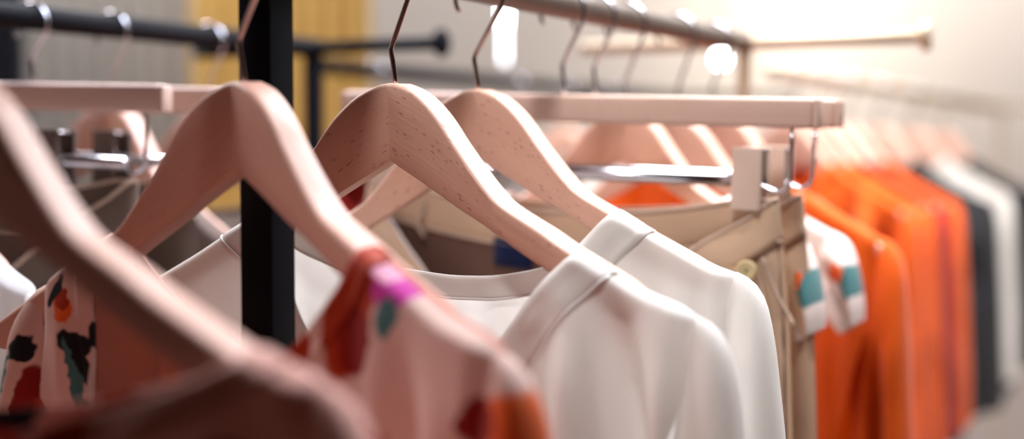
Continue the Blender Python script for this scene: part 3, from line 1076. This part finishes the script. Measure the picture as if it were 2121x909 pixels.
M['wall_back'] = simple_mat('wall_back', rgb(216, 210, 206), 0.9, 0, 0.2, 0.03, 3)
M['wall_warm'] = simple_mat('wall_warm', rgb(84, 58, 52), 0.9, 0, 0.2, 0.04, 3)
M['wall_side'] = simple_mat('wall_side', rgb(150, 140, 135), 0.9, 0, 0.2, 0.03, 3)
M['ceiling'] = simple_mat('ceiling', rgb(140, 133, 130), 0.9, 0, 0.2, 0.03, 3)
M['floor'] = simple_mat('floor', rgb(112, 74, 58), 0.55, 0, 0.4, 0.12, 4)
XL, XR, YN, YF, ZC = -3.2, 3.6, -2.6, 6.0, 3.1
t = 0.1
setting('floor', *rbox(((XL + XR) / 2, (YN + YF) / 2, -t / 2), (XR - XL, YF - YN, t), 0), M['floor'])
setting('ceiling', *rbox(((XL + XR) / 2, (YN + YF) / 2, ZC + t / 2), (XR - XL, YF - YN, t), 0), M['ceiling'])
setting('wall_back', *rbox(((XL + XR) / 2, YF + t / 2, ZC / 2), (XR - XL, t, ZC), 0), M['wall_back'])
setting('wall_front', *rbox(((XL + XR) / 2, YN - t / 2, ZC / 2), (XR - XL, t, ZC), 0), M['wall_warm'])
setting('wall_left', *rbox((XL - t / 2, (YN + YF) / 2, ZC / 2), (t, YF - YN, ZC), 0), M['wall_side'])
setting('wall_right', *rbox((XR + t / 2, (YN + YF) / 2, ZC / 2), (t, YF - YN, ZC), 0), M['wall_side'])


# pleated curtains on the back wall
def curtain(px0, px1, Y, mat, label, name='curtain', amp=0.03, n=9):
    a, b = at(px0, 300, Y), at(px1, 300, Y)
    nu = 120
    V = []
    for j in range(12):
        z = 0.02 + (2.9 - 0.02) * j / 11
        for i in range(nu):
            q = i / (nu - 1)
            V.append(Vector((lerp(a.x, b.x, q), Y + amp * math.sin(q * n * 2 * math.pi) * (0.7 + 0.3 * j / 11), z)))
    o = link(name, V, grid_faces(nu, 12), M[mat])
    so = o.modifiers.new('thickness', 'SOLIDIFY')
    so.thickness = 0.004
    return tag(o, label, 'curtain')


M['ochre'] = cloth_mat('ochre', rgb(228, 192, 112), 0.2, 0.05)
M['slate'] = cloth_mat('slate', rgb(172, 162, 152), 0.1, 0.05)
M['midnight'] = cloth_mat('midnight', rgb(26, 28, 40), 0.05, 0.05)
curtain(400, 770, 4.6, 'ochre', 'ochre yellow curtain on the far wall behind the black upright')
curtain(40, 410, 4.9, 'slate', 'grey curtain on the far wall above the left rack')
curtain(-260, 60, 4.2, 'midnight', 'dark blue curtain at the far left behind the left rack')

# ------------------------------------------------------------------ lamps in the picture, and an added globe above it
M['lamp_white'] = emit_mat('lamp_white', (0.86, 0.93, 1.0, 1), 45.0)
M['added_lamp_warm'] = emit_mat('added_lamp_warm', (1.0, 0.87, 0.66, 1), 9.0)
M['lamp_body'] = simple_mat('lamp_body', rgb(220, 216, 210), 0.5)
M['lamp_soft'] = emit_mat('lamp_soft', (0.82, 0.88, 1.0, 1), 6)


def pendant(p, r, h, mat, label, name='pendant_lamp'):
    root = empty(name, p, 0, 0, label, 'lamp')
    V, Fc = tube([(0, 0, h / 2), (0, 0, ZC - p.z - 0.01)], 0.004, 8)
    link('cord', V, Fc, M['lamp_body'], root)
    if name == 'added_globe_lamp':
        prof = [(max(0.0005, r * math.sin(math.pi * k / 20)), -r * math.cos(math.pi * k / 20)) for k in range(21)]
        V, Fc = lathe(prof, 32)
        link('added_globe', V, Fc, M[mat], root)
        V, Fc = lathe([(0.0, r + 0.05), (0.03, r + 0.05), (0.035, r - 0.01), (0.0, r - 0.01)], 20)
        link('cap', V, Fc, M['lamp_body'], root)
    else:
        V, Fc = lathe([(0.0005, -h / 2), (r * 0.9, -h / 2), (r, -h / 2 + 0.01), (r, h / 2 - 0.01), (r * 0.9, h / 2), (0.0005, h / 2)], 24)
        link('diffuser', V, Fc, M[mat], root, sharp=50)
    return root


pw = at(1045, 30, 3.3)
r1 = pendant(pw, 0.005, 0.05, 'lamp_white', 'small bright white cylinder lamp hanging behind the rail, between the white blouses\' hooks')
V, Fc = lathe([(0.0005, -0.11), (0.004, -0.11), (0.005, -0.105), (0.005, -0.026), (0.0005, -0.026)], 24)
link('lower_diffuser', V, Fc, M['lamp_soft'], r1, sharp=50)
pendant(at(1493, 122, 3.6), 0.011, 0.02, 'lamp_white', 'small white lamp glowing just left of the rack\'s end post')
pg = at(1785, -75, 4.9)  # globe added above the view to account for the warm glow
pendant(pg, 0.1, 0.3, 'added_lamp_warm', 'large warm globe lamp added above the orange shirts for the wall glow', 'added_globe_lamp')


# ------------------------------------------------------------------ lights
def area(name, loc, size, power, col, rot=(0, 0, 0), spread=None):
    d = bpy.data.lights.new(name, 'AREA')
    d.shape = 'RECTANGLE'
    d.size, d.size_y = size
    d.energy = power
    d.color = col
    if spread:
        d.spread = R(spread)
    o = bpy.data.objects.new(name, d)
    COL.objects.link(o)
    o.location = loc
    o.rotation_euler = rot
    return o


def point(name, loc, power, col, r=0.05):
    d = bpy.data.lights.new(name, 'POINT')
    d.energy = power
    d.color = col
    d.shadow_soft_size = r
    o = bpy.data.objects.new(name, d)
    COL.objects.link(o)
    o.location = loc
    return o


area('ceiling_panel_light', (0.75, 2.0, ZC - 0.03), (1.3, 1.3), 118, (0.95, 0.96, 1.0), spread=130)
area('ceiling_panel_light', (-1.8, 2.1, ZC - 0.03), (0.6, 0.6), 62, (1.0, 0.92, 0.92))
area('ceiling_panel_light', (1.9, 5.1, ZC - 0.03), (2.0, 0.8), 50, (1.0, 0.96, 0.91))
area('ceiling_panel_light', (-1.2, 4.3, ZC - 0.03), (1.6, 1.0), 90, (0.88, 0.94, 1.0))
point('wall_glow_fill', pg + Vector((0, 0.62, 0.0)), 17, (1.0, 0.87, 0.68), 0.16)  # added light close to the back wall for its warm pool


def spot(name, loc, aim, power, col, cone, r=0.03):
    d = bpy.data.lights.new(name, 'SPOT')
    d.energy = power
    d.color = col
    d.spot_size = R(cone)
    d.spot_blend = 0.4
    d.shadow_soft_size = r
    o = bpy.data.objects.new(name, d)
    COL.objects.link(o)
    o.location = loc
    o.rotation_euler = (Vector(aim) - Vector(loc)).to_track_quat('-Z', 'Y').to_euler()
    return o


spot('added_spot', (0.9, 0.9, 2.6), (0.2, 1.45, 1.5), 40, (0.92, 0.95, 1.0), 44)  # unseen spot added to put highlights on the hooks
spot('added_spot', (0.1, 1.3, 2.7), (-0.4, 1.55, 1.5), 60, (0.3, 0.5, 1.0), 46)  # unseen blue spot added for glints on the left rack's hooks
spot('added_spot', (-0.25, 0.2, 2.9), (0.30, 1.17, 1.32), 80, (0.98, 0.96, 0.96), 30, 0.14)  # unseen frontal fill added for the sharp hangers and white blouses
